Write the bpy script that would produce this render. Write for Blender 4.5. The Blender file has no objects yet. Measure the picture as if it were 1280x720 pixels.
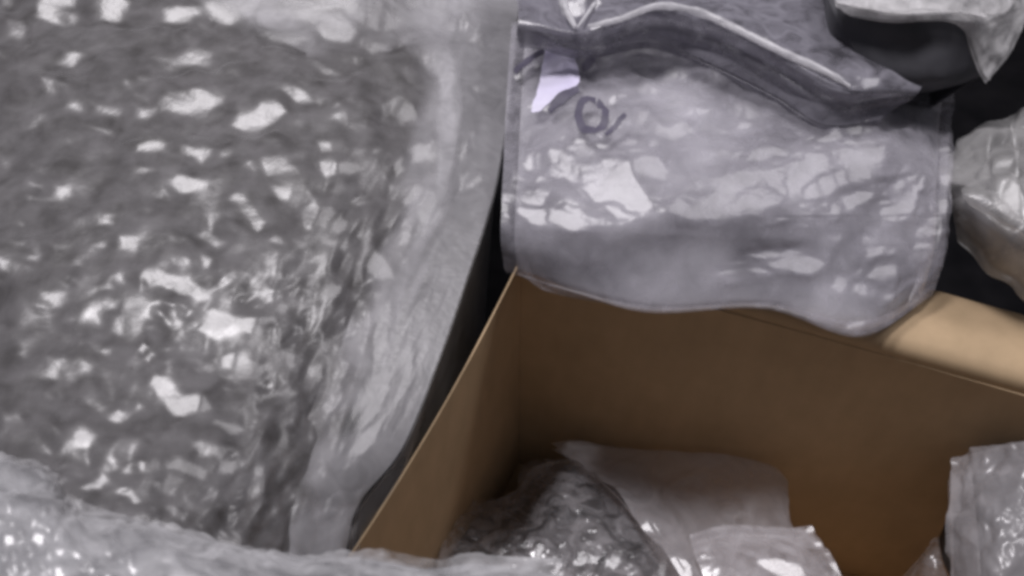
import bpy, math
import numpy as np
from mathutils import Vector

# ------------------------------------------------------------------ camera, light, exposure
S = bpy.context.scene
COL = S.collection
CAM_Z, PITCH, FPX = 0.75, math.radians(52.0), 1108.0      # looking down into an open box, rim at 0.30 m
cam = bpy.data.objects.new('camera', bpy.data.cameras.new('camera'))
COL.objects.link(cam)
cam.location = (0, 0, CAM_Z)
cam.rotation_euler = (math.pi / 2 - PITCH, 0, 0)
cam.data.sensor_width = 36
cam.data.lens = 36 * FPX / 1280
cam.data.clip_start, cam.data.clip_end = 0.01, 50
cam.data.dof.use_dof = True
cam.data.dof.focus_distance = 0.55
cam.data.dof.aperture_fstop = 9.0
S.camera = cam

W = bpy.data.worlds.new('World'); S.world = W; W.use_nodes = True
bg = W.node_tree.nodes['Background']
bg.inputs[0].default_value = (0.86, 0.86, 1.0, 1); bg.inputs[1].default_value = 0.054

LAMP = np.array([-0.42, 0.78, 2.05])
def area(name, loc, target, size, power, color):
    d = bpy.data.lights.new(name, 'AREA'); d.shape = 'RECTANGLE'
    d.size, d.size_y = size; d.energy = power; d.color = color
    o = bpy.data.objects.new(name, d); COL.objects.link(o)
    o.location = loc
    o.rotation_euler = (Vector(target) - Vector(loc)).to_track_quat('-Z', 'Y').to_euler()
    return o
ADDED_LAMP = np.array([0.80, 0.92, 2.05])
area('overhead_lamp', LAMP, (0.05, 0.5, 0.3), (0.30, 0.22), 24, (1.0, 0.962, 0.995))
area('overhead_lamp', ADDED_LAMP, (0.2, 0.5, 0.3), (0.42, 0.3), 12, (1.0, 0.962, 0.995))  # unseen second lamp, added so the top bag's right folds glint
area('fill_lamp', (0.7, -1.3, 2.2), (0.1, 0.45, 0.3), (1.3, 1.0), 1.6, (0.97, 0.96, 1.0))  # unseen front fill, added to brighten faces turned to the camera

S.view_settings.view_transform = 'Standard'
S.view_settings.look = 'None'
S.view_settings.gamma = 1
S.view_settings.exposure = 0.0
S.render.engine = 'CYCLES'
S.cycles.use_denoising = True
S.cycles.max_bounces = 12
S.cycles.transparent_max_bounces = 16
S.cycles.sample_clamp_indirect = 4
S.cycles.caustics_reflective = False
S.render.filter_size = 2.2 if hasattr(S.render, 'filter_size') else 1.5
try: S.cycles.filter_width = 3.6
except Exception: pass

# ------------------------------------------------------------------ helpers
SP, CP = math.sin(PITCH), math.cos(PITCH)
CAMP = np.array([0, 0, CAM_Z])
def at(px, py, z):
    """Point at height z on the sight line of photograph pixel (px, py)."""
    u = np.asarray(px, float) - 640; v = np.asarray(py, float) - 360; z = np.asarray(z, float)
    dy = FPX * CP - v * SP; dz = -FPX * SP - v * CP
    t = (z - CAM_Z) / dz
    return np.stack(np.broadcast_arrays(u * t, dy * t, z), -1)

def tag(o, label=None, cat=None, group=None, kind=None):
    for k, v in (('label', label), ('category', cat), ('group', group), ('kind', kind)):
        if v: o[k] = v
    return o
def empty(name, loc, **k):
    o = bpy.data.objects.new(name, None); COL.objects.link(o); o.location = loc
    o.empty_display_size = 0.02
    return tag(o, **k)
def mesh(name, V, F, mat, parent=None, smooth=True):
    V = np.asarray(V, float).reshape(-1, 3)
    if parent is not None: V = V - np.array(parent.location)
    me = bpy.data.meshes.new(name)
    if isinstance(F, np.ndarray):
        n, k = F.shape
        me.vertices.add(len(V)); me.vertices.foreach_set('co', V.ravel())
        me.loops.add(n * k); me.loops.foreach_set('vertex_index', F.ravel().astype(np.int32))
        me.polygons.add(n); me.polygons.foreach_set('loop_start', np.arange(0, n * k, k, dtype=np.int32))
        me.update(calc_edges=True)
    else:
        me.from_pydata([tuple(v) for v in V], [], F)
    me.validate()
    me.polygons.foreach_set('use_smooth', [smooth] * len(me.polygons))
    me.materials.append(mat); me.update()
    o = bpy.data.objects.new(name, me); COL.objects.link(o)
    if parent is not None: o.parent = parent
    return o
def gridfaces(ny, nx, off=0):
    i = np.arange(ny * nx).reshape(ny, nx) + off
    return np.stack([i[:-1, :-1], i[1:, :-1], i[1:, 1:], i[:-1, 1:]], -1).reshape(-1, 4)

def catmull(A, n):
    """Resample the rows of A (k, ...) to n rows by a Catmull-Rom spline."""
    A = np.asarray(A, float); k = len(A)
    t = np.linspace(0, k - 1, n); i = np.clip(t.astype(int), 0, k - 2); f = (t - i)
    f = f.reshape((-1,) + (1,) * (A.ndim - 1))
    P = np.concatenate([(2 * A[:1] - A[1:2]), A, (2 * A[-1:] - A[-2:-1])])
    p0, p1, p2, p3 = P[i], P[i + 1], P[i + 2], P[i + 3]
    return 0.5 * (2 * p1 + (p2 - p0) * f + (2 * p0 - 5 * p1 + 4 * p2 - p3) * f**2 + (3 * p1 - p0 - 3 * p2 + p3) * f**3)
def surface(rows, ny, nx):
    """rows: control lattice of (pixel x, pixel y, height). -> points (ny,nx,3) and their lattice pixels."""
    A = np.array(rows, float)
    A = catmull(A, ny); A = np.swapaxes(catmull(np.swapaxes(A, 0, 1), nx), 0, 1)
    return at(A[..., 0], A[..., 1], A[..., 2]), A[..., :2]

def soft(ny, nx, s, rng):
    """Smooth random field of feature size s cells, unit rms."""
    n = rng.standard_normal((ny, nx))
    fy = np.fft.fftfreq(ny)[:, None]; fx = np.fft.rfftfreq(nx)[None, :]
    r = np.fft.irfft2(np.fft.rfft2(n) * np.exp(-2 * (np.pi * s) ** 2 * (fy**2 + fx**2) * 0.5), s=(ny, nx))
    r -= r.mean()
    return r / r.std()
def blur(a, s):
    k = np.exp(-0.5 * (np.arange(-8, 9) / s) ** 2); k /= k.sum()
    for ax in (0, 1):
        p = np.pad(a, [(8, 8) if i == ax else (0, 0) for i in (0, 1)], mode='edge')
        a = sum(w * np.take(p, np.arange(a.shape[ax]) + i, axis=ax) for i, w in enumerate(k))
    return a
def crumple(ny, nx, s, rng, octaves=3, sharp=0.8):
    h = np.zeros((ny, nx))
    for k in range(octaves):
        sc = max(s / 1.9**k, 1.5)
        a = soft(ny, nx, sc, rng); b = soft(ny, nx, sc, rng)
        h += sc * (sharp * (-np.abs(a) - 0.6 * np.abs(b)) + (1 - sharp) * a)
    return h
def seg_dist(X, Y, pts):
    d = np.full(X.shape, 1e9)
    if len(pts) == 1: return np.hypot(X - pts[0][0], Y - pts[0][1])
    for (x0, y0), (x1, y1) in zip(pts[:-1], pts[1:]):
        dx, dy = x1 - x0, y1 - y0
        t = np.clip(((X - x0) * dx + (Y - y0) * dy) / (dx * dx + dy * dy + 1e-9), 0, 1)
        d = np.minimum(d, np.hypot(X - x0 - t * dx, Y - y0 - t * dy))
    return d
def inside(X, Y, poly):
    r = np.zeros(X.shape, bool); n = len(poly)
    for i in range(n):
        (x0, y0), (x1, y1) = poly[i], poly[(i + 1) % n]
        c = (y0 > Y) != (y1 > Y)
        r ^= c & (X < (x1 - x0) * (Y - y0) / ((y1 - y0) if y1 != y0 else 1e-9) + x0)
    return r
def normals(P):
    Pu = np.gradient(P, axis=1); Pv = np.gradient(P, axis=0)
    N = np.cross(Pv, Pu); N /= np.linalg.norm(N, axis=-1, keepdims=True) + 1e-12
    N[N[..., 2] < 0] *= -1
    return N, Pu, Pv

def crease(P, pix, folds, seed, slope=0.15, size=14, octaves=3, sharp=0.8, extra=None, length=22, iters=30, wob=0.30, mask=None, pin=None, soften=1.5):
    """Crinkle a film: random creases plus the folds that catch the lamp (points, width, strength).
    In a fold the film leans over far enough to mirror the lamp; the height that best fits all leans is solved for."""
    rng = np.random.default_rng(seed)
    ny, nx = P.shape[:2]
    N, Pu, Pv = normals(P)
    lu = np.linalg.norm(Pu, axis=-1); lv = np.linalg.norm(Pv, axis=-1)
    hn = crumple(ny, nx, size, rng, octaves, sharp)
    if mask is not None: hn = hn * mask
    gu, gv = np.gradient(hn, axis=1), np.gradient(hn, axis=0)
    rms = math.sqrt(np.mean((gu / lu) ** 2 + (gv / lv) ** 2)) + 1e-12
    gu *= slope / rms; gv *= slope / rms
    if extra is not None:
        gu += np.gradient(extra, axis=1); gv += np.gradient(extra, axis=0)
    V = CAMP - P; V /= np.linalg.norm(V, axis=-1, keepdims=True)
    H = None
    for lamp in (LAMP, ADDED_LAMP):                           # towards whichever lamp needs the smaller lean
        L = lamp - P; L /= np.linalg.norm(L, axis=-1, keepdims=True)
        h_ = V + L; h_ /= np.linalg.norm(h_, axis=-1, keepdims=True)
        H = h_ if H is None else np.where(np.sum(h_ * N, -1, keepdims=True) > np.sum(H * N, -1, keepdims=True) + 0.01, h_, H)
    # each fold leans a little differently
    HN = np.sum(H * N, -1, keepdims=True)
    g = -(H - HN * N) / np.maximum(HN, 0.5)
    g *= np.minimum(1, 0.75 / (np.linalg.norm(g, axis=-1, keepdims=True) + 1e-9))
    hu = np.sum(g * Pu, -1); hv = np.sum(g * Pv, -1)
    B = np.zeros((ny, nx))
    X, Y = pix[..., 0], pix[..., 1]
    wx = soft(ny, nx, 8, rng) * 3.6 + soft(ny, nx, 3.5, rng) * 1.6; wy = soft(ny, nx, 8, rng) * 3.6 + soft(ny, nx, 3.5, rng) * 1.6
    tex = np.clip(0.98 + wob * soft(ny, nx, 7, rng) + 0.5 * wob * soft(ny, nx, 2.5, rng), 0.3, 1.2)
    for pts, w, a in folds:
        q = min(1.0, w / 10)
        if len(pts) > 2 and pts[0] == 'fill':
            poly = pts[1:]
            m = inside(X + wx * q, Y + wy * q, poly)
            d = np.where(m, 0, seg_dist(X + wx * q, Y + wy * q, poly + [poly[0]]))
        else:
            d = np.maximum(seg_dist(X + wx * q, Y + wy * q, pts) - w * 0.18, 0)
        B = np.maximum(B, a * np.exp(-(d / (0.40 * min(w, 14) + 0.7)) ** 2))
    B = np.clip(B ** 0.8 * tex, 0, 1)
    iu, iv = np.fft.fftfreq(2 * nx), np.fft.fftfreq(2 * ny)
    K = (2 - 2 * np.cos(2 * np.pi * iu))[None, :] + (2 - 2 * np.cos(2 * np.pi * iv))[:, None]
    K = K[:, :nx + 1] + 1.0 / length**2
    def solve(a, b):
        # divergence with mirrored (closed) borders
        div = np.zeros((ny, nx))
        div[:, :-1] += a[:, :-1]; div[:, 1:] -= a[:, :-1]
        div[:-1] += b[:-1]; div[1:] -= b[:-1]
        D = np.concatenate([div, div[:, ::-1]], 1); D = np.concatenate([D, D[::-1]], 0)
        return np.fft.irfft2(-np.fft.rfft2(D) / K, s=D.shape)[:ny, :nx]
    cu = np.zeros_like(gu); cv = np.zeros_like(gv)
    Gu = B * hu + (1 - B) * gu; Gv = B * hv + (1 - B) * gv
    for it in range(iters):
        h = solve(Gu, Gv)
        du = np.zeros_like(h); dv = np.zeros_like(h)
        du[:, :-1] = h[:, 1:] - h[:, :-1]; dv[:-1] = h[1:] - h[:-1]
        cu = np.clip(cu + 0.5 * B * (hu - du), -0.5 * lu, 0.5 * lu); cv = np.clip(cv + 0.5 * B * (hv - dv), -0.5 * lv, 0.5 * lv)
        al = 0.75
        Gu = B * (hu + cu + 0.55 * gu) + (1 - B) * (al * du + (1 - al) * gu)
        Gv = B * (hv + cv + 0.55 * gv) + (1 - B) * (al * dv + (1 - al) * gv)
    h = solve(Gu, Gv)
    h = blur(h, soften)
    if pin is not None: h = h * pin
    return P + N * h[..., None]

# ------------------------------------------------------------------ materials
def nodes(name):
    m = bpy.data.materials.new(name); m.use_nodes = True
    nt = m.node_tree; nt.nodes.clear()
    return m, nt, nt.nodes.new('ShaderNodeOutputMaterial')
def N(nt, typ, **kw):
    n = nt.nodes.new(typ)
    for k, v in kw.items():
        if k in n.inputs: n.inputs[k].default_value = v
        else: setattr(n, k, v)
    return n
def film(name, color, haze, rough=0.2, gloss=0.5, bump=0.12, bscale=220, tint=(1, 1, 1), var=0.6, attr=None, hscale=62.0):
    """Thin clear polythene: see-through, a little milky, shiny at grazing angles."""
    m, nt, out = nodes(name); ln = nt.links.new
    tc = N(nt, 'ShaderNodeTexCoord')
    nz = N(nt, 'ShaderNodeTexNoise', Scale=bscale, Detail=3.0); ln(tc.outputs['Object'], nz.inputs['Vector'])
    bp = N(nt, 'ShaderNodeBump', Strength=bump, Distance=0.002); ln(nz.outputs['Fac'], bp.inputs['Height'])
    n2 = N(nt, 'ShaderNodeTexNoise', Scale=hscale, Detail=4.0, Distortion=1.2); ln(tc.outputs['Object'], n2.inputs['Vector'])
    mr = N(nt, 'ShaderNodeMapRange'); ln(n2.outputs['Fac'], mr.inputs['Value'])
    mr.inputs['From Min'].default_value = 0.3; mr.inputs['From Max'].default_value = 0.7
    mr.inputs['To Min'].default_value = haze * (1 - var); mr.inputs['To Max'].default_value = min(1, haze * (1 + var))
    tr = N(nt, 'ShaderNodeBsdfTransparent', Color=(*tint, 1))
    df = N(nt, 'ShaderNodeBsdfDiffuse', Color=(*color, 1)); tl = N(nt, 'ShaderNodeBsdfTranslucent', Color=(*color, 1))
    mx = N(nt, 'ShaderNodeMixShader', Fac=0.35); ln(df.outputs[0], mx.inputs[1]); ln(tl.outputs[0], mx.inputs[2])
    ms = N(nt, 'ShaderNodeMixShader'); fac = mr.outputs[0]
    if attr:
        at_ = N(nt, 'ShaderNodeAttribute', attribute_name=attr); mu = N(nt, 'ShaderNodeMath', operation='MULTIPLY')
        ln(fac, mu.inputs[0]); ln(at_.outputs['Fac'], mu.inputs[1]); fac = mu.outputs[0]
    ln(fac, ms.inputs[0]); ln(tr.outputs[0], ms.inputs[1]); ln(mx.outputs[0], ms.inputs[2])
    gl = N(nt, 'ShaderNodeBsdfGlossy', Roughness=rough, Color=(1, 1, 1, 1)); ln(bp.outputs[0], gl.inputs['Normal'])
    lw = N(nt, 'ShaderNodeLayerWeight')
    pw = N(nt, 'ShaderNodeMath', operation='POWER'); ln(lw.outputs['Facing'], pw.inputs[0]); pw.inputs[1].default_value = 5
    ma = N(nt, 'ShaderNodeMath', operation='MULTIPLY_ADD'); ln(pw.outputs[0], ma.inputs[0])
    ma.inputs[1].default_value = 0.4; ma.inputs[2].default_value = 0.032 * gloss
    mg = N(nt, 'ShaderNodeMixShader'); ln(ma.outputs[0], mg.inputs[0]); ln(ms.outputs[0], mg.inputs[1]); ln(gl.outputs[0], mg.inputs[2])
    ln(mg.outputs[0], out.inputs[0])
    return m
def solid(name, c1, c2, scale, rough=0.6, bump=0.2, spec=0.3, dist=0.003, detail=5, stretch=(1, 1, 1), sss=0.0, worn=0.0):
    m, nt, out = nodes(name); ln = nt.links.new
    tc = N(nt, 'ShaderNodeTexCoord'); mp = N(nt, 'ShaderNodeMapping'); mp.inputs['Scale'].default_value = stretch
    ln(tc.outputs['Object'], mp.inputs['Vector'])
    nz = N(nt, 'ShaderNodeTexNoise', Scale=scale, Detail=detail); ln(mp.outputs[0], nz.inputs['Vector'])
    cr = N(nt, 'ShaderNodeValToRGB'); ln(nz.outputs['Fac'], cr.inputs[0])
    cr.color_ramp.elements[0].position = 0.32; cr.color_ramp.elements[0].color = (*c1, 1)
    cr.color_ramp.elements[1].position = 0.68; cr.color_ramp.elements[1].color = (*c2, 1)
    col = cr.outputs[0]
    if worn:
        n3 = N(nt, 'ShaderNodeTexNoise', Scale=9.0, Detail=6.0, Roughness=0.65); ln(tc.outputs['Object'], n3.inputs['Vector'])
        m3 = N(nt, 'ShaderNodeMapRange'); ln(n3.outputs['Fac'], m3.inputs['Value'])
        m3.inputs['From Min'].default_value = 0.3; m3.inputs['From Max'].default_value = 0.7
        m3.inputs['To Min'].default_value = 1 - worn; m3.inputs['To Max'].default_value = 1 + worn * 0.5
        hs = N(nt, 'ShaderNodeHueSaturation'); ln(m3.outputs[0], hs.inputs['Value']); ln(col, hs.inputs['Color']); col = hs.outputs[0]
    b = N(nt, 'ShaderNodeBsdfPrincipled', Roughness=rough)
    b.inputs['Specular IOR Level'].default_value = spec
    b.inputs['Subsurface Weight'].default_value = sss
    b.inputs['Subsurface Radius'].default_value = (1, 1, 1); b.inputs['Subsurface Scale'].default_value = 0.03
    ln(col, b.inputs['Base Color'])
    bp = N(nt, 'ShaderNodeBump', Strength=bump, Distance=dist); ln(nz.outputs['Fac'], bp.inputs['Height']); ln(bp.outputs[0], b.inputs['Normal'])
    ln(b.outputs[0], out.inputs[0])
    return m

M_film_left = film('clear_polythene', (0.72, 0.71, 0.73), 0.11, rough=0.34, var=0.6, gloss=1.2, hscale=45)
M_film_top = film('milky_polythene', (0.72, 0.70, 0.775), 0.24, rough=0.34, var=0.5, gloss=0.85)
M_film_grey = film('grey_polythene', (0.36, 0.35, 0.40), 0.60, rough=0.24)
M_film_box = film('thin_clear_polythene', (0.78, 0.76, 0.80), 0.30, rough=0.25, gloss=1.6, var=0.85, hscale=55)
M_film_white = film('white_polythene', (0.80, 0.79, 0.80), 0.6, rough=0.36)
M_pale = film('whitish_polythene', (0.76, 0.75, 0.75), 0.34, rough=0.34, gloss=2.0, var=0.4, hscale=30)
M_foam = solid('white_foam', (0.17, 0.165, 0.185), (0.47, 0.46, 0.495), 22, 0.6, 0.2, sss=0.9)
M_fold_glint = film('folded_glint_polythene', (0.88, 0.87, 0.90), 0.9, rough=0.3)  # milky folded plies, whitened to carry the crease highlight in colour
M_sheet = film('sheet_polythene', (0.74, 0.715, 0.745), 0.42, rough=0.26, gloss=0.9, var=0.3, hscale=30)
M_bubble = film('bubble_polythene', (0.80, 0.795, 0.815), 0.38, rough=0.30, var=0.9, gloss=1.4, hscale=50)
M_seal = film('sealed_polythene', (0.62, 0.61, 0.64), 0.55, rough=0.38, var=0.2, attr='ply')
M_ply = film('creased_double_polythene', (0.80, 0.79, 0.82), 0.55, rough=0.3, var=0.3, attr='ply', gloss=0.35)
M_grey_fill = solid('grey_padding', (0.040, 0.036, 0.035), (0.118, 0.112, 0.115), 60, 0.38, 0.3, 0.7)
M_pale_fill = solid('pale_padding', (0.28, 0.272, 0.30), (0.40, 0.39, 0.42), 40, 0.6, 0.2)
M_wrap_fill = solid('grey_wrap_padding', (0.2, 0.2, 0.21), (0.36, 0.36, 0.375), 35, 0.6, 0.2)
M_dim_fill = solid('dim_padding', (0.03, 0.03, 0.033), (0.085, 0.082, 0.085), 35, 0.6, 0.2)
M_dark_fill = solid('black_padding', (0.05, 0.05, 0.058), (0.085, 0.084, 0.095), 30, 0.6, 0.2)
M_card = solid('corrugated_cardboard', (0.53, 0.388, 0.24), (0.575, 0.42, 0.262), 90, 0.75, 0.12, 0.2, 0.001, 6, (1, 1, 0.3), worn=0.16)
M_floor = solid('dark_floor', (0.004, 0.004, 0.005), (0.009, 0.0085, 0.01), 25, 0.9, 0.1, 0.08)
M_label = solid('lilac_paper', (0.70, 0.66, 0.86), (0.80, 0.77, 0.92), 30, 0.6, 0.05)
M_ink = solid('dark_marker_ink', (0.085, 0.078, 0.115), (0.14, 0.13, 0.175), 50, 0.5, 0.0)

# ------------------------------------------------------------------ floor and cardboard box
mesh('floor', [(-4, -3, 0), (4, -3, 0), (4, 5, 0), (-4, 5, 0)], [(0, 1, 2, 3)], M_floor)['kind'] = 'structure'

RIM = 0.30
C = at(652, 324, RIM); Lr = at(455, 652, RIM); Rr = at(1280, 500, RIM)
dL = (Lr - C)[:2] / np.linalg.norm((Lr - C)[:2]); dR = (Rr - C)[:2] / np.linalg.norm((Rr - C)[:2])
A = C[:2]; Bk = A + dR * 0.43; D = A + dL * 0.28; E = Bk + dL * 0.28
box = empty('cardboard_box', (*((A + E) / 2), 0), label='open brown cardboard box holding clear plastic bags, with one flap folded out', cat='cardboard box')
def wall(name, a, b, parent, z0=0.004, z1=RIM, th=0.005, bulge=0.0):
    n = np.array([-(b - a)[1], (b - a)[0]]); n /= np.linalg.norm(n)
    c = (A + E) / 2
    if np.dot(c - a, n) > 0: n = -n                      # thickness goes outwards
    V = []; nx, nz = 25, 9
    for j in range(nz):
        for i in range(nx):
            s, t = i / (nx - 1), j / (nz - 1)
            p = a + (b - a) * s + n * bulge * math.sin(math.pi * s) * t
            V.append((*p, z0 + (z1 - z0) * t))
    V = np.array(V); Vo = V + np.array([*(n * th), 0])
    F = gridfaces(nz, nx); F2 = gridfaces(nz, nx, nz * nx)[:, ::-1]
    i = np.arange(nz * nx).reshape(nz, nx); k = nz * nx; S_ = []
    for e in (i[0], i[-1], i[:, 0], i[:, -1]):
        S_.append(np.stack([e[:-1], e[1:], e[1:] + k, e[:-1] + k], -1))
    return mesh(name, np.concatenate([V, Vo]), np.concatenate([F, F2] + S_), M_card, parent, smooth=False)
wall('back_wall', A, Bk, box, bulge=0.004)
wall('side_wall', A + dL * 0.0002, D, box, th=0.0011, bulge=-0.006)
wall('side_wall', Bk + dL * 0.0002, E, box)
wall('front_wall', D + dR * 0.0055, E - dR * 0.0055, box)
q = [A, Bk, E, D]
mesh('bottom', [(*p, 0.002) for p in q] + [(*p, 0.006) for p in q],
     [(3, 2, 1, 0), (4, 5, 6, 7)] + [(i, (i + 1) % 4, (i + 1) % 4 + 4, i + 4) for i in range(4)], M_card, box, False)
# the flap: bends over the rim and leans out
nB = -dL
prof = [(0.0055, -0.004), (0.0045, 0.004), (0.008, 0.010), (0.016, 0.013), (0.035, 0.013), (0.058, 0.007), (0.075, -0.008), (0.086, -0.035), (0.09, -0.08)]
prof = catmull(prof, 40)
V = []
for t in (0, -0.004):
    for (d, z) in prof:
        for s in np.linspace(0.004, 0.45, 30):
            p = A + dR * s + nB * d
            V.append((*p, RIM + z + t + 0.003 * math.sin(s * 14) * min(1, d / 0.05)))
V = np.array(V).reshape(2, 40, 30, 3)
i = np.arange(1200).reshape(40, 30); k = 1200
sd = [np.stack([e[:-1], e[1:], e[1:] + k, e[:-1] + k], -1) for e in (i[0], i[-1], i[:, 0], i[:, -1])]
mesh('flap', V, np.concatenate([gridfaces(40, 30), gridfaces(40, 30, 1200)[:, ::-1]] + sd), M_card, box)

# ------------------------------------------------------------------ bags
def bag(root, rows, ny, nx, mat, folds, seed, drop=None, zmin=0.008, edge=0.06, name='film', two=True, **kw):
    """A closed film bag: creased upper sheet, and a lower sheet hanging 'drop' metres below its middle."""
    P0, pix = surface(rows, ny, nx)
    P = crease(P0, pix, folds, seed, **kw)
    if not two:
        o = mesh(name, P, gridfaces(ny, nx), mat, root)
        return P, pix, o
    st = 4
    jy = np.unique(np.r_[0:ny:st, ny - 1]); jx = np.unique(np.r_[0:nx:st, nx - 1])
    Q = P0[np.ix_(jy, jx)].copy()
    v = np.minimum(jy, ny - 1 - jy)[:, None] / ny; u = np.minimum(jx, nx - 1 - jx)[None, :] / nx
    e = np.clip(np.minimum(u, v) / edge, 0, 1); e = e * e * (3 - 2 * e)
    low = np.maximum(Q[..., 2] - (drop or 0.02), zmin); low = np.minimum(low, Q[..., 2] - 0.001)
    Q[..., 2] = Q[..., 2] * (1 - e) + low * e - 0.0025
    F = np.concatenate([gridfaces(ny, nx), gridfaces(len(jy), len(jx), ny * nx)[:, ::-1]])
    o = mesh(name, np.concatenate([P.reshape(-1, 3), Q.reshape(-1, 3)]), F, mat, root)
    return P, pix, o
def fill(root, rows, ny, nx, mat, seed, z_low, slope=0.2, size=16, inset=0.01, name='padding', **kw):
    """What the bag holds: a lumpy top with sides down to z_low."""
    P0, pix = surface(rows, ny, nx)
    P = crease(P0, pix, [], seed, slope=slope, size=size, iters=1, **kw)
    c = P.reshape(-1, 3).mean(0)
    i = np.arange(ny * nx).reshape(ny, nx)
    ring = np.concatenate([i[0, :], i[1:, -1], i[-1, -2::-1], i[-2:0:-1, 0]])
    R = P.reshape(-1, 3)[ring].copy(); d = c - R; d[:, 2] = 0
    d /= np.linalg.norm(d, axis=1, keepdims=True)
    R += d * inset; R[:, 2] = z_low
    b = ny * nx + np.arange(len(ring))
    side = np.stack([ring, np.roll(ring, -1), np.roll(b, -1), b], -1)
    V = np.concatenate([P.reshape(-1, 3), R, [[c[0], c[1], z_low]]])
    F = [tuple(f) for f in np.concatenate([gridfaces(ny, nx), side])]
    F += [(int(b[j]), int(b[(j + 1) % len(b)]), len(V) - 1) for j in range(len(b))]
    return mesh(name, V, F, mat, root)

# ---- large package on the left
pk = empty('padded_package', (-0.2, 0.5, 0.0), label='large crinkled clear package of grey padding filling the left side', cat='package')
Lrow = [  # left edge ... where padding ends ... sealed border ... edge
    [(-150, -110, .36), (60, -110, .366), (260, -110, .366), (440, -110, .362), (545, -110, .35), (600, -110, .343), (655, -110, .338)],
    [(-150, 0, .365), (60, 0, .372), (260, 0, .372), (440, 0, .367), (542, 0, .352), (600, 0, .344), (650, 0, .338)],
    [(-150, 110, .365), (60, 110, .376), (260, 110, .376), (430, 110, .370), (542, 110, .352), (596, 110, .344), (640, 110, .338)],
    [(-150, 220, .368), (60, 220, .380), (260, 220, .380), (420, 220, .372), (530, 220, .352), (583, 220, .344), (620, 235, .338)],
    [(-150, 340, .370), (50, 340, .384), (230, 340, .384), (380, 340, .374), (480, 340, .352), (538, 345, .344), (584, 350, .337)],
    [(-150, 450, .374), (40, 450, .388), (200, 450, .387), (340, 450, .374), (444, 455, .352), (502, 458, .343), (545, 462, .336)],
    [(-150, 560, .384), (30, 560, .401), (180, 560, .400), (310, 560, .380), (406, 560, .352), (462, 560, .342), (503, 562, .334)],
    [(-150, 650, .392), (30, 650, .412), (170, 650, .408), (290, 650, .384), (380, 645, .354), (424, 640, .340), (449, 632, .332)],
    [(-150, 740, .394), (30, 740, .416), (170, 740, .411), (290, 740, .382), (376, 735, .346), (416, 725, .338), (432, 700, .330)],
]
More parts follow.
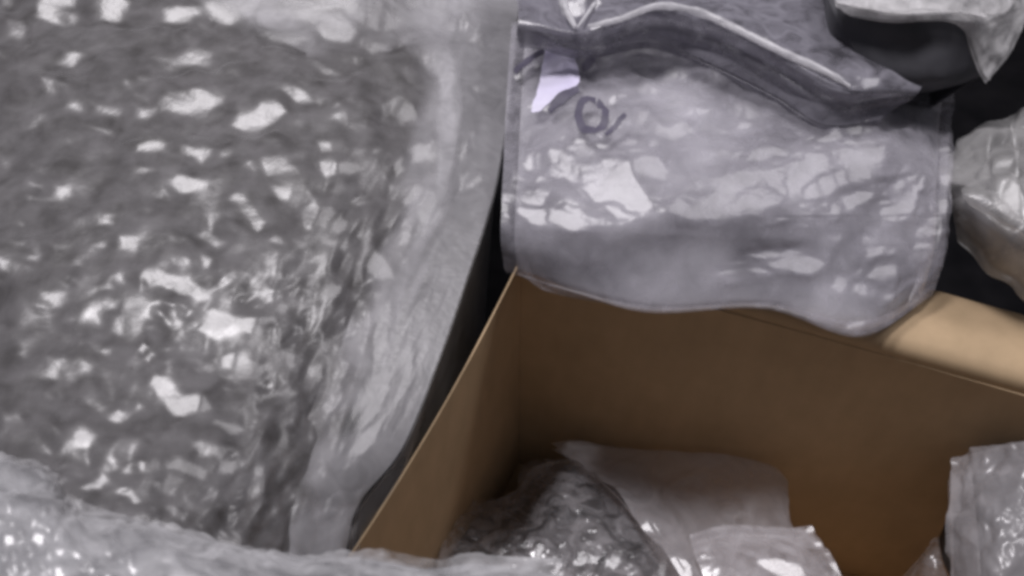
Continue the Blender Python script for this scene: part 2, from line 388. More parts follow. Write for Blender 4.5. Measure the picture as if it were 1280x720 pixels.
folds_left = [
    ([(50, 106), (85, 108), (110, 122), (134, 138), (140, 155)], 10, .85), ([(98, 118), (130, 140)], 14, .8),
    ([(55, 18), (70, 20), (92, 18)], 9, .85), ([(60, 8), (100, 2)], 6, .7),
    ([(143, 0), (158, 20), (180, 27), (215, 24), (240, 18)], 9, .95),
    ([(190, 60), (212, 80), (238, 62)], 18, .6), ([(200, 45), (215, 70), (200, 85)], 12, .55), ([(230, 42), (266, 78)], 7, .85),
    (['fill', (208, 112), (225, 118), (262, 118), (256, 142), (232, 148), (218, 138)], 8, .8), ([(222, 107), (246, 94)], 5, .8),
    ([(290, 90), (296, 115), (303, 140), (322, 152), (342, 132)], 11, .85), ([(300, 140), (330, 145)], 14, .75),
    ([(342, 66), (352, 92)], 8, .95), ([(352, 100), (374, 128)], 10, .85),
    ([(335, 180), (345, 208), (362, 238), (384, 266), (414, 274)], 18, 1), ([(350, 212), (368, 245)], 14, .8), ([(388, 278), (416, 268)], 8, .8),
    ([(296, 246), (318, 272)], 10, .75), ([(226, 218), (252, 222)], 9, .75), ([(176, 180), (195, 177)], 7, .75), ([(176, 206), (195, 208)], 5, .6),
    ([(155, 103), (166, 118), (182, 132)], 7, .75), ([(88, 72), (96, 68)], 6, .9), ([(390, 150), (404, 178), (411, 212)], 9, .55),
    ([(0, 318), (40, 340), (78, 368), (112, 380), (150, 390), (178, 402)], 15, 1), ([(85, 370), (150, 390)], 11, .8),
    ([(190, 343), (218, 353), (252, 368)], 9, .9), ([(0, 185), (10, 200)], 9, .8), ([(40, 225), (55, 232)], 6, .6), ([(70, 232), (85, 236)], 6, .6),
    ([(0, 512), (28, 533), (54, 556)], 16, 1), ([(258, 398), (274, 418), (312, 410)], 12, .75), ([(270, 392), (285, 402)], 8, .75),
    ([(284, 446), (308, 454), (324, 472)], 12, .75), ([(194, 486), (214, 500), (230, 508)], 11, .98), ([(243, 500), (252, 508)], 8, .8),
    ([(72, 542), (90, 552), (108, 548)], 11, .8), ([(216, 575), (234, 580), (252, 590)], 7, .85), ([(274, 582), (302, 584)], 8, .8),
    ([(140, 580), (162, 592)], 7, .7), ([(188, 604), (208, 618)], 8, .7), ([(268, 530), (300, 540)], 6, .7),
    ([(390, 566), (428, 556)], 8, .85), ([(444, 560), (466, 544)], 9, .85), ([(408, 632), (432, 622), (455, 618)], 6, .9),
    ([(355, 392), (362, 420), (366, 442)], 12, .5), ([(380, 540), (398, 525)], 7, .6), ([(384, 462), (402, 456)], 6, .75), ([(350, 538), (366, 530)], 8, .6),
    ([(405, 368), (425, 360)], 7, .6), ([(455, 527), (465, 515)], 6, .8), ([(360, 620), (372, 626)], 6, .6), ([(320, 588), (326, 590)], 6, .8),
    (['fill', (430, 208), (445, 188), (472, 184), (460, 205), (438, 214)], 7, .85), ([(500, 207), (520, 190), (541, 178)], 9, .9), ([(505, 200), (535, 190)], 6, .8),
    ([(408, 294), (440, 310), (470, 332), (486, 346)], 8, .9), ([(486, 344), (470, 320), (456, 302)], 7, .85),
    ([(455, 300), (490, 285), (520, 262), (532, 240)], 7, .75), ([(470, 296), (505, 302), (530, 290)], 5, .7), ([(510, 250), (520, 236)], 8, .7),
    ([(482, 72), (484, 110), (480, 150)], 7, .5), ([(486, 75), (500, 66)], 6, .8), ([(527, 38), (530, 60), (545, 82)], 13, .75), ([(500, 130), (508, 150)], 14, .4),
    ([(555, 36), (580, 28)], 10, .98), ([(590, 46), (615, 36), (646, 28)], 7, .95), ([(600, 112), (617, 106)], 7, .8), ([(590, 60), (606, 54)], 6, .7),
    ([(300, 5), (360, 40), (420, 60), (450, 70)], 16, .5), ([(385, 5), (440, 40), (470, 55)], 20, .55), ([(330, 0), (400, 20)], 26, .45),
    ([(0, 38), (16, 42)], 16, .6), ([(0, 8), (14, 4)], 10, .6), ([(120, 10), (140, 22)], 10, .5), ([(450, 130), (452, 160)], 9, .5), ([(425, 130), (430, 150)], 7, .6),
    ([(545, 100), (552, 160), (540, 220)], 14, .45), ([(540, 250), (500, 330)], 14, .38), ([(590, 170), (575, 225)], 8, .4), ([(545, 250), (600, 222)], 6, .6),
    ([(478, 380), (472, 470), (440, 520)], 8, .3), ([(465, 640), (430, 650)], 10, .4), ([(110, 500), (130, 520)], 8, .35), ([(60, 450), (90, 470)], 8, .35),
    ([(150, 290), (165, 310)], 8, .5), ([(260, 288), (266, 300)], 7, .7), ([(345, 298), (350, 302)], 5, .95), ([(370, 300), (380, 304)], 6, .7),
]
folds_left += [([(300, 8), (345, 34), (392, 52)], 14, .8), ([(360, 2), (410, 30), (455, 48)], 12, .8), ([(400, 0), (470, 24), (520, 30)], 14, .7), ([(250, 4), (280, 22)], 12, .7),
               ([(440, 5), (500, 8), (560, 12)], 16, .6), ([(470, 60), (520, 34)], 10, .6), ([(380, 62), (420, 82)], 8, .6)]
rg = np.random.default_rng(101)
for k in range(90):                                    # the many small creases between the large ones
    x, y = rg.uniform(-10, 520), rg.uniform(0, 640)
    if x > np.interp(y, [0, 230, 340, 560, 650], [540, 525, 480, 405, 380]): continue
    a = rg.normal(0.5, 0.75); l = rg.uniform(5, 22)
    c = rg.normal(0, 0.25) * l
    folds_left.append(([(x - l * math.cos(a), y - l * math.sin(a)), (x + c * .3, y + c), (x + l * math.cos(a), y + l * math.sin(a))], rg.uniform(2, 5.5), rg.uniform(0.2, 0.6)))
def pad_mask(pix):
    x, y = pix[..., 0], pix[..., 1]
    bx = np.interp(y, [-110, 220, 340, 450, 560, 650], [545, 532, 484, 446, 412, 385])
    t = np.clip((bx - x) / 30 + 0.2, 0, 1)
    return (0.10 + 0.90 * t) * np.interp(y, [380, 560], [1, 0.55])
_, pixL = surface(Lrow, 520, 440)
PL, pixL, _ = bag(pk, Lrow, 520, 440, M_film_left, folds_left, 11, drop=0.36, edge=0.26, slope=0.27, size=15, octaves=3, soften=1.6, sharp=0.75, mask=pad_mask(pixL), pin=np.clip((439 - np.arange(440)) / 60, 0, 1)[None, :])
brd = np.array([[(r[3][0] * .45 + r[4][0] * .55, r[4][1], r[4][2] + .001)] + list(r[4:]) for r in Lrow], float); brd[:, -1, 0] -= 2; brd[..., 2] -= 0.0022
bo = mesh('sealed_border', surface(brd, 240, 60)[0], gridfaces(240, 60), M_seal, pk)
ply = np.clip((np.linspace(0, 1, 60)[None, :] - 0.08 + 0.10 * soft(240, 60, 7, np.random.default_rng(77))) / 0.34, 0, 1)   # where both plies are welded together
ply = ply * ply * (3 - 2 * ply)
bo.data.attributes.new('ply', 'FLOAT', 'POINT').data.foreach_set('value', ply.ravel().astype(np.float32))
inner = [[(x + (0, 0, 4, 10, 14)[k], y, z - (0.009, 0.009, 0.009, 0.010, 0.012)[k]) for k, (x, y, z) in enumerate(r[:5])] for r in Lrow]
fill(pk, inner, 200, 180, M_grey_fill, 21, 0.1, slope=0.36, size=8, inset=0.09)

PLs, pls = PL[::3, ::3], pixL[::3, ::3]; NLs = normals(PLs)[0]
def over(P_, pix_, N_, pts, lift):
    r_ = []
    for (x, y) in pts:
        j = np.unravel_index(np.argmin((pix_[..., 0] - x) ** 2 + (pix_[..., 1] - y) ** 2), pix_.shape[:2])
        r_.append(P_[j] + N_[j] * lift)
    return np.array(r_)
def ply_sheet(name, lat, n, m, seed, peak):
    q = np.swapaxes(catmull(np.swapaxes(catmull(np.array(lat, float), n), 0, 1), m), 0, 1)
    V = over(PLs, pls, NLs, q.reshape(-1, 2), 0.0035).reshape(n, m, 3)
    for _ in range(30):
        V[1:-1, 1:-1] = (V[:-2, 1:-1] + V[2:, 1:-1] + V[1:-1, :-2] + V[1:-1, 2:]) / 4
    o = mesh(name, V, gridfaces(n, m), M_ply, pk)
    rg_ = np.random.default_rng(seed)
    a = np.minimum(np.linspace(0, 1, m), np.linspace(1, 0, m))[None, :] * 2.6 + 0.35 * soft(n, m, 5, rg_)
    b = np.minimum(np.linspace(0, 1, n), np.linspace(1, 0, n))[:, None] * 3 + 0.3 * soft(n, m, 6, rg_)
    f = np.clip(np.minimum(a, b), 0, 1) ** 1.2 * peak * np.clip(0.85 + 0.25 * soft(n, m, 7, rg_), 0.2, 1.2)
    o.data.attributes.new('ply', 'FLOAT', 'POINT').data.foreach_set('value', f.ravel().astype(np.float32))
ply_sheet('folded_ply', [[(130, -60), (190, -10), (240, 20)], [(270, -70), (300, -5), (330, 50)], [(400, -70), (420, 5), (430, 75)], [(540, -70), (530, 0), (500, 60)], [(660, -60), (655, 0), (640, 50)]], 90, 40, 61, 0.9)
ply_sheet('folded_ply', [[(515, 10), (560, 0), (590, -10)], [(528, 70), (556, 70), (580, 70)], [(534, 150), (560, 150), (578, 150)], [(520, 240), (550, 250), (570, 250)], [(470, 350), (505, 350), (530, 350)], [(440, 460), (470, 460), (490, 460)]], 90, 30, 62, 0.9)
ply_sheet('folded_ply', [[(375, 640), (420, 615), (462, 600)], [(380, 665), (420, 650), (458, 630)], [(380, 700), (415, 695), (450, 680)]], 40, 40, 63, 0.6)

# ---- package at the top, hanging over the rim
tp = empty('clear_bag', (0.1, 0.55, RIM), label='milky crinkled bag with lilac sticker and pen marks on the back flap', cat='plastic bag')
Trow = [
    [(640, 30, .352), (745, 10, .36), (870, 30, .362), (1000, 70, .362), (1110, 95, .36), (1192, 110, .352)],
    [(634, 110, .362), (740, 105, .372), (870, 115, .374), (1000, 145, .378), (1105, 150, .378), (1189, 160, .358)],
    [(630, 190, .364), (735, 190, .376), (862, 196, .378), (992, 203, .379), (1100, 205, .377), (1187, 220, .358)],
    [(627, 255, .363), (730, 262, .372), (860, 262, .375), (990, 262, .370), (1096, 264, .362), (1185, 280, .352)],
    [(626, 300, .352), (728, 318, .355), (855, 320, .357), (980, 318, .355), (1090, 330, .350), (1180, 325, .341)],
    [(632, 337, .330), (718, 363, .336), (815, 388, .336), (958, 383, .336), (1076, 418, .328), (1166, 368, .326)],
]
folds_top = [
    (['fill', (785, 72), (814, 50), (830, 62), (858, 88), (825, 86)], 8, .9), ([(800, 103), (830, 118), (880, 137)], 9, .7), ([(820, 112), (850, 122)], 10, .6),
    ([(884, 138), (864, 153), (825, 172), (780, 188)], 6, .75), ([(880, 115), (905, 145)], 14, .5),
    (['fill', (716, 186), (742, 178), (752, 200), (775, 212), (828, 208), (826, 246), (800, 254), (765, 244), (735, 226)], 10, .95), ([(700, 190), (725, 215), (750, 240), (790, 256)], 12, .7),
    ([(656, 202), (692, 194)], 11, .95), ([(692, 200), (682, 230), (660, 262)], 7, .9), ([(648, 222), (660, 250)], 8, .6), ([(654, 264), (690, 266), (726, 281)], 9, .95),
    ([(836, 262), (880, 256), (920, 232), (956, 212)], 8, .92), ([(870, 262), (915, 260), (960, 256)], 13, .6), ([(930, 222), (955, 210)], 12, .7),
    ([(885, 105), (925, 140), (950, 130)], 16, .6), ([(980, 128), (1000, 143), (1022, 154)], 12, .9), ([(900, 60), (940, 90)], 16, .35),
    ([(1004, 214), (1040, 190), (1100, 180)], 14, 1), ([(1016, 240), (1060, 216), (1098, 214)], 12, 1), ([(1026, 172), (1060, 160), (1090, 166)], 8, .95), ([(1050, 256), (1090, 240)], 9, .95), ([(1070, 190), (1086, 232)], 6, .9), ([(900, 185), (950, 195), (985, 180)], 12, .7),
    ([(1000, 190), (990, 225), (1010, 252), (1046, 266)], 8, .9), ([(1040, 190), (1100, 190)], 20, .6), (['fill', (1105, 232), (1140, 222), (1134, 275), (1104, 268), (1118, 250)], 6, .95),
    ([(1060, 108), (1092, 108)], 14, .75), ([(1120, 142), (1146, 132)], 9, .95), ([(1090, 152), (1130, 142)], 12, .6), ([(1024, 172), (1046, 160)], 5, .9),
    (['fill', (960, 318), (985, 318), (1010, 320), (1018, 332), (968, 336)], 7, .75), ([(925, 330), (950, 345)], 10, .5), (['fill', (1080, 292), (1110, 316), (1084, 322)], 6, .95),
    ([(1078, 340), (1104, 346)], 12, .8), ([(1078, 365), (1106, 370)], 9, .8), ([(1052, 352), (1048, 362)], 12, .7), ([(905, 345), (930, 340)], 9, .4),
    ([(1152, 320), (1158, 285), (1152, 245)], 8, .75), ([(1160, 250), (1170, 290)], 8, .5), ([(650, 112), (655, 150), (652, 195)], 9, .75), ([(1100, 120), (1160, 130)], 8, .5),
    ([(1060, 408), (1078, 400)], 5, .9), ([(700, 140), (760, 152), (820, 162)], 10, .3), ([(728, 72), (760, 68)], 8, .4), ([(880, 150), (960, 180)], 10, .4),
    ([(935, 200), (960, 175), (990, 160)], 8, .4), ([(1180, 170), (1178, 260)], 5, .4), ([(628, 270), (632, 330)], 4, .4),
]
rg = np.random.default_rng(202)
for k in range(60):                                     # long fine folds running across the bag
    x, y = rg.uniform(640, 1175), rg.uniform(70, 262 if k < 46 else 370)
    a = rg.choice([0.45, -0.45, 1.2]) + rg.normal(0, 0.25); l = rg.uniform(10, 38); c = rg.normal(0, 0.2) * l
    folds_top.append(([(x - l * math.cos(a), y - l * math.sin(a)), (x, y + c), (x + l * math.cos(a), y + l * math.sin(a))], rg.uniform(2, 3.5), rg.uniform(0.4, 1.0) * (1 if k < 46 else 0.6)))
def top_mask(pix):
    x, y = pix[..., 0], pix[..., 1]
    return 0.2 + 0.8 * np.clip((285 + 0.04 * (x - 640) - y) / 30, 0, 1) + 0.5 * np.clip((x - 950) / 60, 0, 1) * (y > 270)
_, pixT = surface(Trow, 330, 470)
PT, pixT, _ = bag(tp, Trow, 330, 470, M_film_top, folds_top, 5, drop=0.05, zmin=0.322, edge=0.12, slope=0.17, size=34, sharp=1.0, octaves=3, soften=1.1, mask=top_mask(pixT))
innT = catmull(np.swapaxes(np.array(Trow), 0, 1), 30)[1:-1]; innT = np.swapaxes(innT, 0, 1).copy(); innT[..., 2] -= 0.009
innT[-1, :, 1] -= 5; innT[-1, :, 2] += 0.004
fill(tp, innT, 60, 90, M_foam, 31, 0.324, slope=0.06, size=10, inset=0.003)

def on(P, pix, pts, lift=0.0008):
    X, Y = pix[..., 0], pix[..., 1]; N_, _, _ = normals(P); r = []
    for (x, y) in pts:
        j = np.unravel_index(np.argmin((X - x) ** 2 + (Y - y) ** 2), X.shape)
        r.append(P[j] + N_[j] * lift)
    return np.array(r)
def ribbon(name, pts, w, mat, root, P, pix, n=18):
    c = catmull(np.array(pts, float), n); t = np.gradient(c, axis=0); t /= np.linalg.norm(t, axis=1, keepdims=True)
    s = np.stack([-t[:, 1], t[:, 0]], -1)
    ww = w * (0.55 + 0.45 * np.sin(np.linspace(0.25, math.pi - 0.25, n)))[:, None]
    rows = [on(P, pix, c + s * ww * k) for k in (-0.5, 0, 0.5)]
    return mesh(name, np.stack(rows, 1), gridfaces(n, 3), mat, root)
ring = [(740 + 17 * math.cos(a), 146 + 20 * math.sin(a)) for a in np.linspace(-1.2, 2 * math.pi - 1.35, 14)]
ribbon('ink_ring', ring, 10, M_ink, tp, PT, pixT, 40)
ribbon('ink_stroke', [(756, 172), (766, 162), (781, 150)], 6, M_ink, tp, PT, pixT)
ribbon('ink_stroke', [(644, 92), (658, 80), (680, 64)], 9, M_ink, tp, PT, pixT)
ribbon('ink_stroke', [(686, 138), (704, 126), (724, 116)], 9, M_ink, tp, PT, pixT)
ribbon('ink_stroke', [(728, 84), (735, 80), (742, 74)], 9, M_ink, tp, PT, pixT)
g = [[(682, 62), (702, 62), (718, 72)], [(678, 82), (700, 82), (724, 94)], [(674, 104), (696, 104), (722, 112)], [(668, 126), (684, 124), (704, 118)], [(664, 142), (674, 139), (688, 130)]]
g = np.swapaxes(catmull(np.swapaxes(catmull(np.array(g, float), 24), 0, 1), 14), 0, 1)
mesh('sticker', on(PT, pixT, g.reshape(-1, 2), 0.0005), gridfaces(24, 14), M_label, tp)

# ---- grey film bag behind it, folded over with a bright crease
gb = empty('grey_poly_bag', (0.15, 0.75, RIM), label='smooth grey plastic bag folded over with a long bright crease at the top', cat='plastic bag')
Grow = [
    [(640, -90, .40), (740, -90, .40), (830, -90, .40), (910, -80, .40), (980, -60, .40), (1060, -40, .40), (1160, -20, .40)],
    [(644, -30, .402), (740, -25, .404), (824, -40, .404), (905, -15, .404), (975, 15, .404), (1060, 45, .404), (1170, 60, .395)],
    [(648, 20, .404), (735, 33, .406), (820, 8, .410), (900, 26, .410), (972, 62, .410), (1052, 100, .408), (1150, 112, .395)],
    [(646, 40, .396), (738, 45, .396), (818, 30, .3935), (902, 56, .3935), (972, 92, .3935), (1042, 128, .3935), (1120, 132, .382)],
    [(650, 56, .388), (742, 58, .386), (815, 50, .382), (895, 82, .382), (968, 118, .382), (1030, 155, .382), (1100, 150, .382)],
]
folds_g = [([(745, 33), (780, 22), (820, 8), (860, 12), (900, 26), (972, 62), (1040, 94), (1062, 110)], 5, .98),
           ([(702, -5), (710, 15), (719, 34)], 6, .98), ([(748, -5), (735, 12), (722, 32)], 5, .9), ([(716, 8), (730, 6)], 10, .6),
           ([(1060, 108), (1090, 106)], 12, .85), ([(660, 30), (680, 10)], 12, .15), ([(730, 62), (790, 62)], 5, .3)]
bag(gb, Grow, 200, 380, M_film_grey, folds_g, 8, drop=0.012, edge=0.15, slope=0.06, size=26, octaves=2, sharp=0.5)

def tube(name, pts, rad, mat, root, n=70, m=9, seed=0):
    c = catmull(np.array(pts, float), n); rg = np.random.default_rng(seed)
    p = at(c[:, 0], c[:, 1], c[:, 2]); t = np.gradient(p, axis=0); t /= np.linalg.norm(t, axis=1, keepdims=True)
    a = np.cross(t, (0, 0, 1.0)); a /= np.linalg.norm(a, axis=1, keepdims=True); b = np.cross(t, a)
    rr = rad * (0.35 + 0.65 * np.sin(np.linspace(0.1, math.pi - 0.1, n)) ** 0.6) * (1 + 0.12 * np.convolve(rg.normal(0, 1, n), np.ones(5) / 2.2, 'same'))
    th = np.linspace(0, 2 * math.pi, m)
    V = p[:, None] + rr[:, None, None] * (np.cos(th)[None, :, None] * a[:, None] + 1.0 * np.sin(th)[None, :, None] * b[:, None])
    return mesh(name, V, gridfaces(n, m), mat, root)
tube('folded_edge_glint', [(735, 33, .407), (775, 24, .409), (820, 8, .411), (862, 12, .411), (900, 26, .411), (972, 62, .411), (1036, 92, .409), (1062, 108, .405)], 0.0025, M_fold_glint, gb, seed=2)  # folded plies along the crease, near white to paint its bright glint
tube('folded_edge_glint', [(700, -12, .405), (708, 12, .407), (719, 34, .407)], 0.0022, M_fold_glint, gb, 30, seed=3)  # V-shaped sparkle, also put in as near-white folds
tube('folded_edge_glint', [(752, -8, .405), (738, 12, .407), (722, 34, .407)], 0.0014, M_fold_glint, gb, 30, seed=4)
# ---- dark pouch with a pale rim, top right
dp = empty('dark_pouch', (0.42, 0.75, RIM), label='dark pouch with a pale wrinkled plastic rim in the top right corner', cat='pouch')
Drow = [
    [(1030, -70, .43), (1120, -70, .43), (1200, -70, .43), (1270, -60, .42)],
    [(1035, 2, .425), (1120, 12, .43), (1195, 12, .43), (1242, 18, .42)],
    [(1060, 50, .41), (1125, 58, .415), (1190, 62, .415), (1238, 60, .41)],
    [(1085, 92, .395), (1130, 106, .395), (1182, 106, .395), (1230, 92, .395)],
    [(1105, 110, .375), (1140, 118, .37), (1182, 112, .37), (1222, 98, .375)],
]
fill(dp, Drow, 60, 60, M_dark_fill, 41, 0.36, slope=0.07, size=14, inset=0.02, name='body')
Rrow = [
    [(1040, -60, .435), (1120, -60, .44), (1200, -55, .44), (1262, -60, .432), (1300, -60, .42)],
    [(1045, -2, .434), (1115, 6, .438), (1190, 6, .438), (1250, 8, .432), (1292, -10, .42)],
    [(1050, 4, .432), (1118, 14, .436), (1192, 14, .436), (1240, 24, .43), (1284, 20, .418)],
    [(1052, 6, .430), (1120, 17, .433), (1194, 18, .432), (1236, 56, .418), (1262, 66, .408)],
    [(1054, 8, .428), (1121, 19, .430), (1195, 21, .430), (1230, 94, .402), (1236, 98, .40)],
]
bag(dp, Rrow, 120, 200, M_film_white, [([(1060, 4), (1120, 8), (1200, 8)], 8, .5), ([(1200, 4), (1240, 10)], 12, .9), ([(1248, 20), (1250, 60)], 10, .5), ([(1226, 92), (1240, 84)], 4, .8)],
    9, drop=0.004, slope=0.2, size=10, name='rim')

# ---- crumpled pale bag at the right edge
rb = empty('crumpled_bag', (0.42, 0.6, RIM), label='crumpled whitish plastic bag at the right edge above the tan flap', cat='plastic bag')
Wrow = [
    [(1182, 212, .342), (1205, 186, .35), (1232, 160, .356), (1262, 150, .352), (1290, 130, .36), (1350, 120, .36), (1440, 112, .36)],
    [(1186, 224, .345), (1214, 212, .366), (1240, 194, .374), (1268, 198, .366), (1300, 176, .376), (1360, 182, .37), (1450, 176, .37)],
    [(1190, 238, .345), (1222, 240, .374), (1248, 252, .382), (1278, 264, .382), (1306, 260, .386), (1362, 272, .382), (1455, 262, .37)],
    [(1194, 258, .338), (1226, 276, .352), (1252, 298, .352), (1280, 308, .362), (1308, 332, .350), (1366, 326, .358), (1460, 330, .35)],
    [(1199, 281, .330), (1226, 306, .328), (1244, 332, .324), (1272, 346, .326), (1298, 370, .322), (1365, 372, .322), (1462, 382, .33)],
]
folds_w = [([(1200, 222), (1240, 246), (1300, 274)], 20, 1), ([(1215, 190), (1245, 178), (1275, 172)], 8, .7), ([(1250, 205), (1275, 215)], 8, .7), ([(1192, 218), (1220, 235), (1250, 252), (1290, 268)], 14, .9), ([(1205, 200), (1230, 190)], 8, .8), ([(1195, 240), (1220, 245)], 9, .6), ([(1240, 235), (1290, 245)], 14, .6),
           ([(1230, 205), (1245, 210)], 8, .4)]
bag(rb, Wrow, 180, 200, M_pale, folds_w, 12, drop=0.012, slope=0.42, size=30, sharp=1.0)
fill(rb, [[(x, y + 4, z - .012) for (x, y, z) in r] for r in Wrow[2:]], 40, 40, M_pale_fill, 32, 0.318, slope=0.05, size=10, inset=0.02)

# ---- bubble wrap bundle across the bottom left
bw = empty('bubble_wrap_bundle', (-0.15, 0.25, RIM), label='pale bubble wrap bundle across the bottom left corner in front', cat='bubble wrap')
Brow = [
    [(-120, 545, 0.402), (0, 566, 0.405), (60, 584, 0.406), (92, 632, 0.408), (150, 642, 0.408), (250, 668, 0.408), (360, 692, 0.406), (460, 692, 0.402), (540, 706, 0.395), (600, 702, 0.390), (700, 712, 0.380)],
    [(-120, 570, 0.422), (0, 590, 0.427), (60, 608, 0.427), (96, 650, 0.427), (155, 658, 0.427), (255, 682, 0.426), (365, 706, 0.423), (462, 708, 0.418), (542, 722, 0.408), (602, 718, 0.402), (702, 726, 0.388)],
    [(-120, 650, 0.442), (0, 660, 0.450), (60, 668, 0.450), (110, 690, 0.450), (165, 700, 0.450), (265, 718, 0.448), (372, 738, 0.445), (470, 745, 0.440), (550, 752, 0.430), (610, 750, 0.422), (706, 752, 0.400)],
    [(-120, 820, 0.450), (0, 820, 0.460), (60, 820, 0.460), (120, 820, 0.460), (175, 820, 0.460), (275, 820, 0.460), (380, 820, 0.460), (480, 820, 0.450), (560, 820, 0.440), (620, 820, 0.430), (710, 820, 0.400)],
]
ny, nx = 260, 560
_, pixB = surface(Brow, ny, nx)
rng = np.random.default_rng(3)
ex = np.zeros((ny, nx)); Xb, Yb = pixB[..., 0] + 5 * soft(ny, nx, 20, rng), pixB[..., 1] + 5 * soft(ny, nx, 20, rng)
cs = 26.0
for r in range(-2, 16):
    for c in range(-8, 34):
        cx = c * cs + (r % 2) * cs / 2 + rng.normal(0, 2.2); cy = 560 + r * cs * 0.72 + rng.normal(0, 1.6)
        a = 0.0026 * rng.uniform(0.3, 1.1)
        d2 = ((Xb - cx) / 13) ** 2 + ((Yb - cy) / 10) ** 2
        ex += a * np.clip(1 - d2, 0, 1) ** 1.6
folds_b = [([(0, 590), (30, 600)], 16, .6), ([(115, 665), (130, 680)], 14, .7), ([(90, 668), (60, 700)], 8, .5), ([(165, 680), (220, 675)], 14, .5), ([(380, 710), (390, 718)], 12, .7),
           ([(474, 690), (500, 702), (530, 704)], 5, .98), ([(535, 706), (560, 698)], 4, .9), ([(545, 712), (600, 704), (660, 708), (690, 718)], 16, 1), ([(570, 722), (640, 722)], 14, .9)]
rg = np.random.default_rng(55)
for k in range(90):                                    # bubbles that mirror the lamp
    x = rg.uniform(-10, 700); y0 = np.interp(x, [0, 60, 92, 150, 250, 360, 460, 540, 700], [566, 584, 632, 642, 668, 692, 692, 706, 712])
    y = rg.uniform(y0 + 8, 725); d = rg.uniform(2, 9); a = rg.normal(0.3, 0.7)
    folds_b.append(([(x - d * math.cos(a), y - d * math.sin(a) * .6), (x + d * math.cos(a), y + d * math.sin(a) * .6)], rg.uniform(5, 14), rg.uniform(0.3, 0.9)))
bag(bw, Brow, ny, nx, M_bubble, folds_b, 15, drop=0.08, edge=0.1, slope=0.07, size=22, octaves=2, soften=1.0, extra=ex)
fill(bw, [[(x, y + 6, z - .012) for (x, y, z) in r] for r in Brow], 60, 90, M_wrap_fill, 33, 0.36, slope=0.12, size=10, inset=0.02)

# ---- bags inside the box
ib = empty('crinkled_film_bag', (0.0, 0.42, 0.006), label='dark crinkled clear bag down in the corner of the box', cat='plastic bag')
Irow = [
    [(535, 668, .10), (560, 630, .11), (600, 628, .10), (645, 612, .09), (668, 582, .09), (720, 572, .09), (800, 580, .09)],
    [(530, 690, .11), (562, 655, .125), (605, 650, .125), (650, 636, .12), (690, 612, .12), (745, 602, .12), (820, 610, .11)],
    [(528, 715, .12), (566, 690, .14), (612, 680, .145), (660, 668, .145), (712, 655, .14), (770, 648, .135), (845, 650, .12)],
    [(528, 760, .13), (570, 745, .15), (618, 735, .155), (670, 725, .155), (725, 715, .15), (790, 708, .145), (870, 705, .13)],
    [(528, 840, .13), (575, 840, .15), (622, 840, .155), (680, 840, .155), (735, 840, .15), (800, 840, .145), (890, 840, .13)],
]
folds_i = [([(654, 598), (672, 588)], 8, .7), ([(594, 668), (612, 656), (630, 648)], 4, .9), ([(648, 640), (668, 640)], 7, .8), ([(652, 652), (660, 645)], 5, .9), ([(696, 652), (722, 642), (746, 630)], 4, .95),
           ([(620, 688), (630, 684)], 7, .9), ([(668, 690), (676, 686)], 5, .95), ([(718, 684), (722, 690)], 7, .8), ([(722, 704), (742, 692)], 10, .9), ([(768, 696), (774, 686)], 8, .98),
           ([(574, 632), (586, 629)], 5, .9), ([(770, 672), (800, 668)], 12, .4), ([(575, 690), (590, 676)], 6, .5), ([(812, 718), (824, 712)], 8, .9), ([(560, 700), (640, 712)], 18, .5), ([(690, 715), (700, 705)], 5, .7)]
bag(ib, Irow, 260, 340, M_film_box, folds_i, 17, drop=0.12, edge=0.12, slope=0.5, size=12, sharp=1.0, soften=1.0)
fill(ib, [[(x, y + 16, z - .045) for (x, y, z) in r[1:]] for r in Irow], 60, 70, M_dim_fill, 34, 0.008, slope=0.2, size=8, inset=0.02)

sb = empty('folded_film_bag', (0.15, 0.40, 0.006), label='smooth clear bag with a straight creased edge standing in the box', cat='plastic bag')
Srow = [
    [(690, 560, .11), (730, 556, .116), (790, 560, .124), (850, 564, .136), (910, 568, .147), (965, 582, .155), (985, 600, .155)],
    [(728, 582, .13), (770, 584, .136), (820, 588, .142), (870, 592, .149), (925, 598, .155), (970, 612, .158), (986, 625, .156)],
    [(770, 618, .15), (808, 622, .152), (850, 626, .156), (895, 630, .160), (940, 634, .162), (975, 642, .160), (988, 650, .156)],
    [(808, 664, .165), (838, 668, .168), (875, 670, .168), (915, 672, .165), (955, 672, .166), (990, 676, .162), (1005, 680, .158)],
    [(850, 716, .18), (878, 716, .182), (910, 716, .182), (945, 714, .18), (985, 712, .17), (1020, 710, .155), (1030, 712, .14)],
    [(900, 800, .19), (930, 800, .19), (960, 800, .19), (990, 800, .185), (1030, 800, .175), (1060, 800, .16), (1075, 800, .145)],
]
folds_s = [([(780, 628), (800, 652), (826, 684), (858, 716)], 8, .75), ([(808, 664), (830, 690)], 10, .85), ([(700, 562), (740, 566)], 8, .25), ([(855, 609), (864, 606), (878, 600)], 7, .98),
           ([(730, 585), (770, 620)], 14, .25), ([(905, 662), (912, 648), (928, 640)], 8, .6), ([(840, 705), (850, 716)], 10, .9)]
bag(sb, Srow, 260, 300, M_sheet, folds_s, 19, drop=0.05, edge=0.15, slope=0.09, size=20, octaves=2, sharp=0.6)
Sflap = [
    [(862, 668, .185), (905, 657, .188), (960, 658, .188), (1014, 661, .185)],
    [(868, 692, .192), (915, 682, .197), (975, 680, .197), (1028, 682, .19)],
    [(880, 722, .196), (930, 715, .204), (990, 712, .204), (1050, 712, .196)],
    [(900, 800, .20), (950, 800, .21), (1020, 800, .21), (1090, 800, .20)],
]
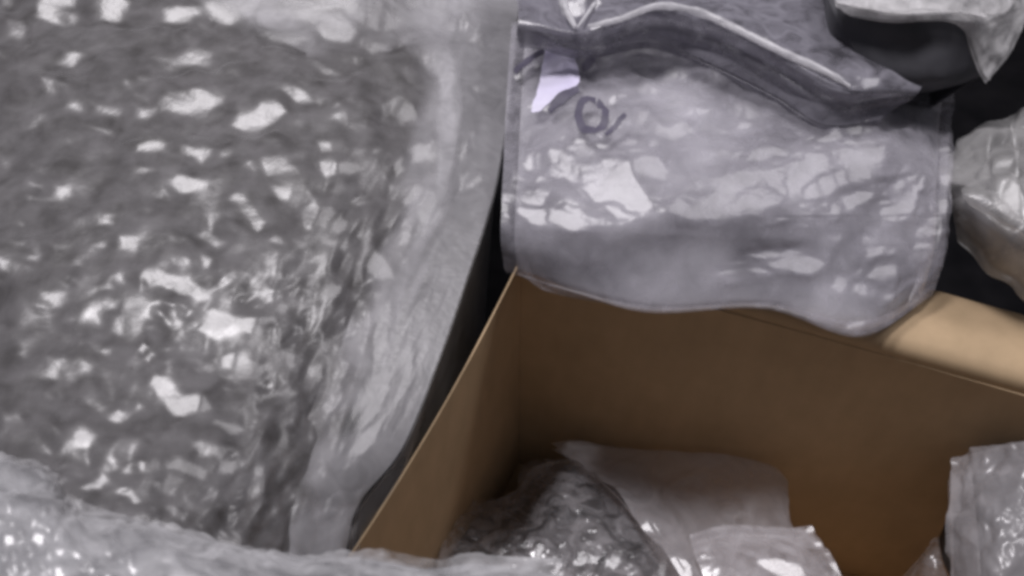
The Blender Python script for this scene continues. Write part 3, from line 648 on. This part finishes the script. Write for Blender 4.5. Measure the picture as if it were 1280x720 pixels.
bag(sb, Sflap, 140, 170, M_film_box, [([(948, 698), (970, 704), (990, 718)], 14, .9), ([(1012, 661), (1028, 682), (1055, 718)], 4, .9), ([(885, 690), (890, 716)], 10, .35)], 23, drop=0.006, edge=0.1,
    slope=0.12, size=18, octaves=2, name='turned_flap')

cb = empty('corner_bag', (0.42, 0.38, 0.006), label='clear wrinkled bag standing upright inside the box at the bottom right', cat='plastic bag')
Crow = [
    [(1192, 575, .236), (1215, 566, .246), (1250, 556, .263), (1290, 550, .277), (1340, 550, .284)],
    [(1192, 605, .238), (1218, 598, .252), (1255, 590, .264), (1295, 585, .275), (1345, 580, .280)],
    [(1192, 645, .238), (1222, 642, .258), (1262, 636, .267), (1302, 632, .270), (1352, 630, .270)],
    [(1192, 690, .232), (1226, 690, .257), (1268, 690, .266), (1308, 688, .266), (1358, 686, .262)],
    [(1190, 760, .222), (1230, 770, .250), (1275, 770, .258), (1315, 770, .258), (1365, 770, .252)],
]
folds_c = [([(1199, 656), (1204, 654)], 8, .98), ([(1212, 660), (1222, 666), (1232, 664)], 14, .9), ([(1204, 598), (1222, 596)], 7, .5), ([(1230, 575), (1270, 562)], 10, .4), ([(1194, 580), (1195, 690)], 4, .5),
           ([(1196, 690), (1220, 684)], 7, .5), ([(1240, 570), (1285, 585)], 12, .35)]
bag(cb, Crow, 230, 200, M_sheet, folds_c, 25, drop=0.02, edge=0.12, slope=0.2, size=16)
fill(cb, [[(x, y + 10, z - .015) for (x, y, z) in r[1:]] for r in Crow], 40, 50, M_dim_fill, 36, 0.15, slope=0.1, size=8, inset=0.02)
kb = empty('small_film_bag', (0.32, 0.36, 0.006), label='small dim clear bag peeking out beside the upright one, bottom right', cat='plastic bag')
Krow = [
    [(1152, 700, .12), (1162, 682, .15), (1182, 668, .15), (1215, 662,.15)],
    [(1150, 718, .13), (1166, 705, .14), (1190, 696, .14), (1225, 692, .13)],
    [(1150, 780, .14), (1170, 780, .15), (1200, 780, .15), (1235, 780, .14)],
]
bag(kb, Krow, 100, 90, M_film_box, [([(1165, 695), (1180, 680)], 6, .4)], 27, drop=0.1, edge=0.15, slope=0.15, size=14)
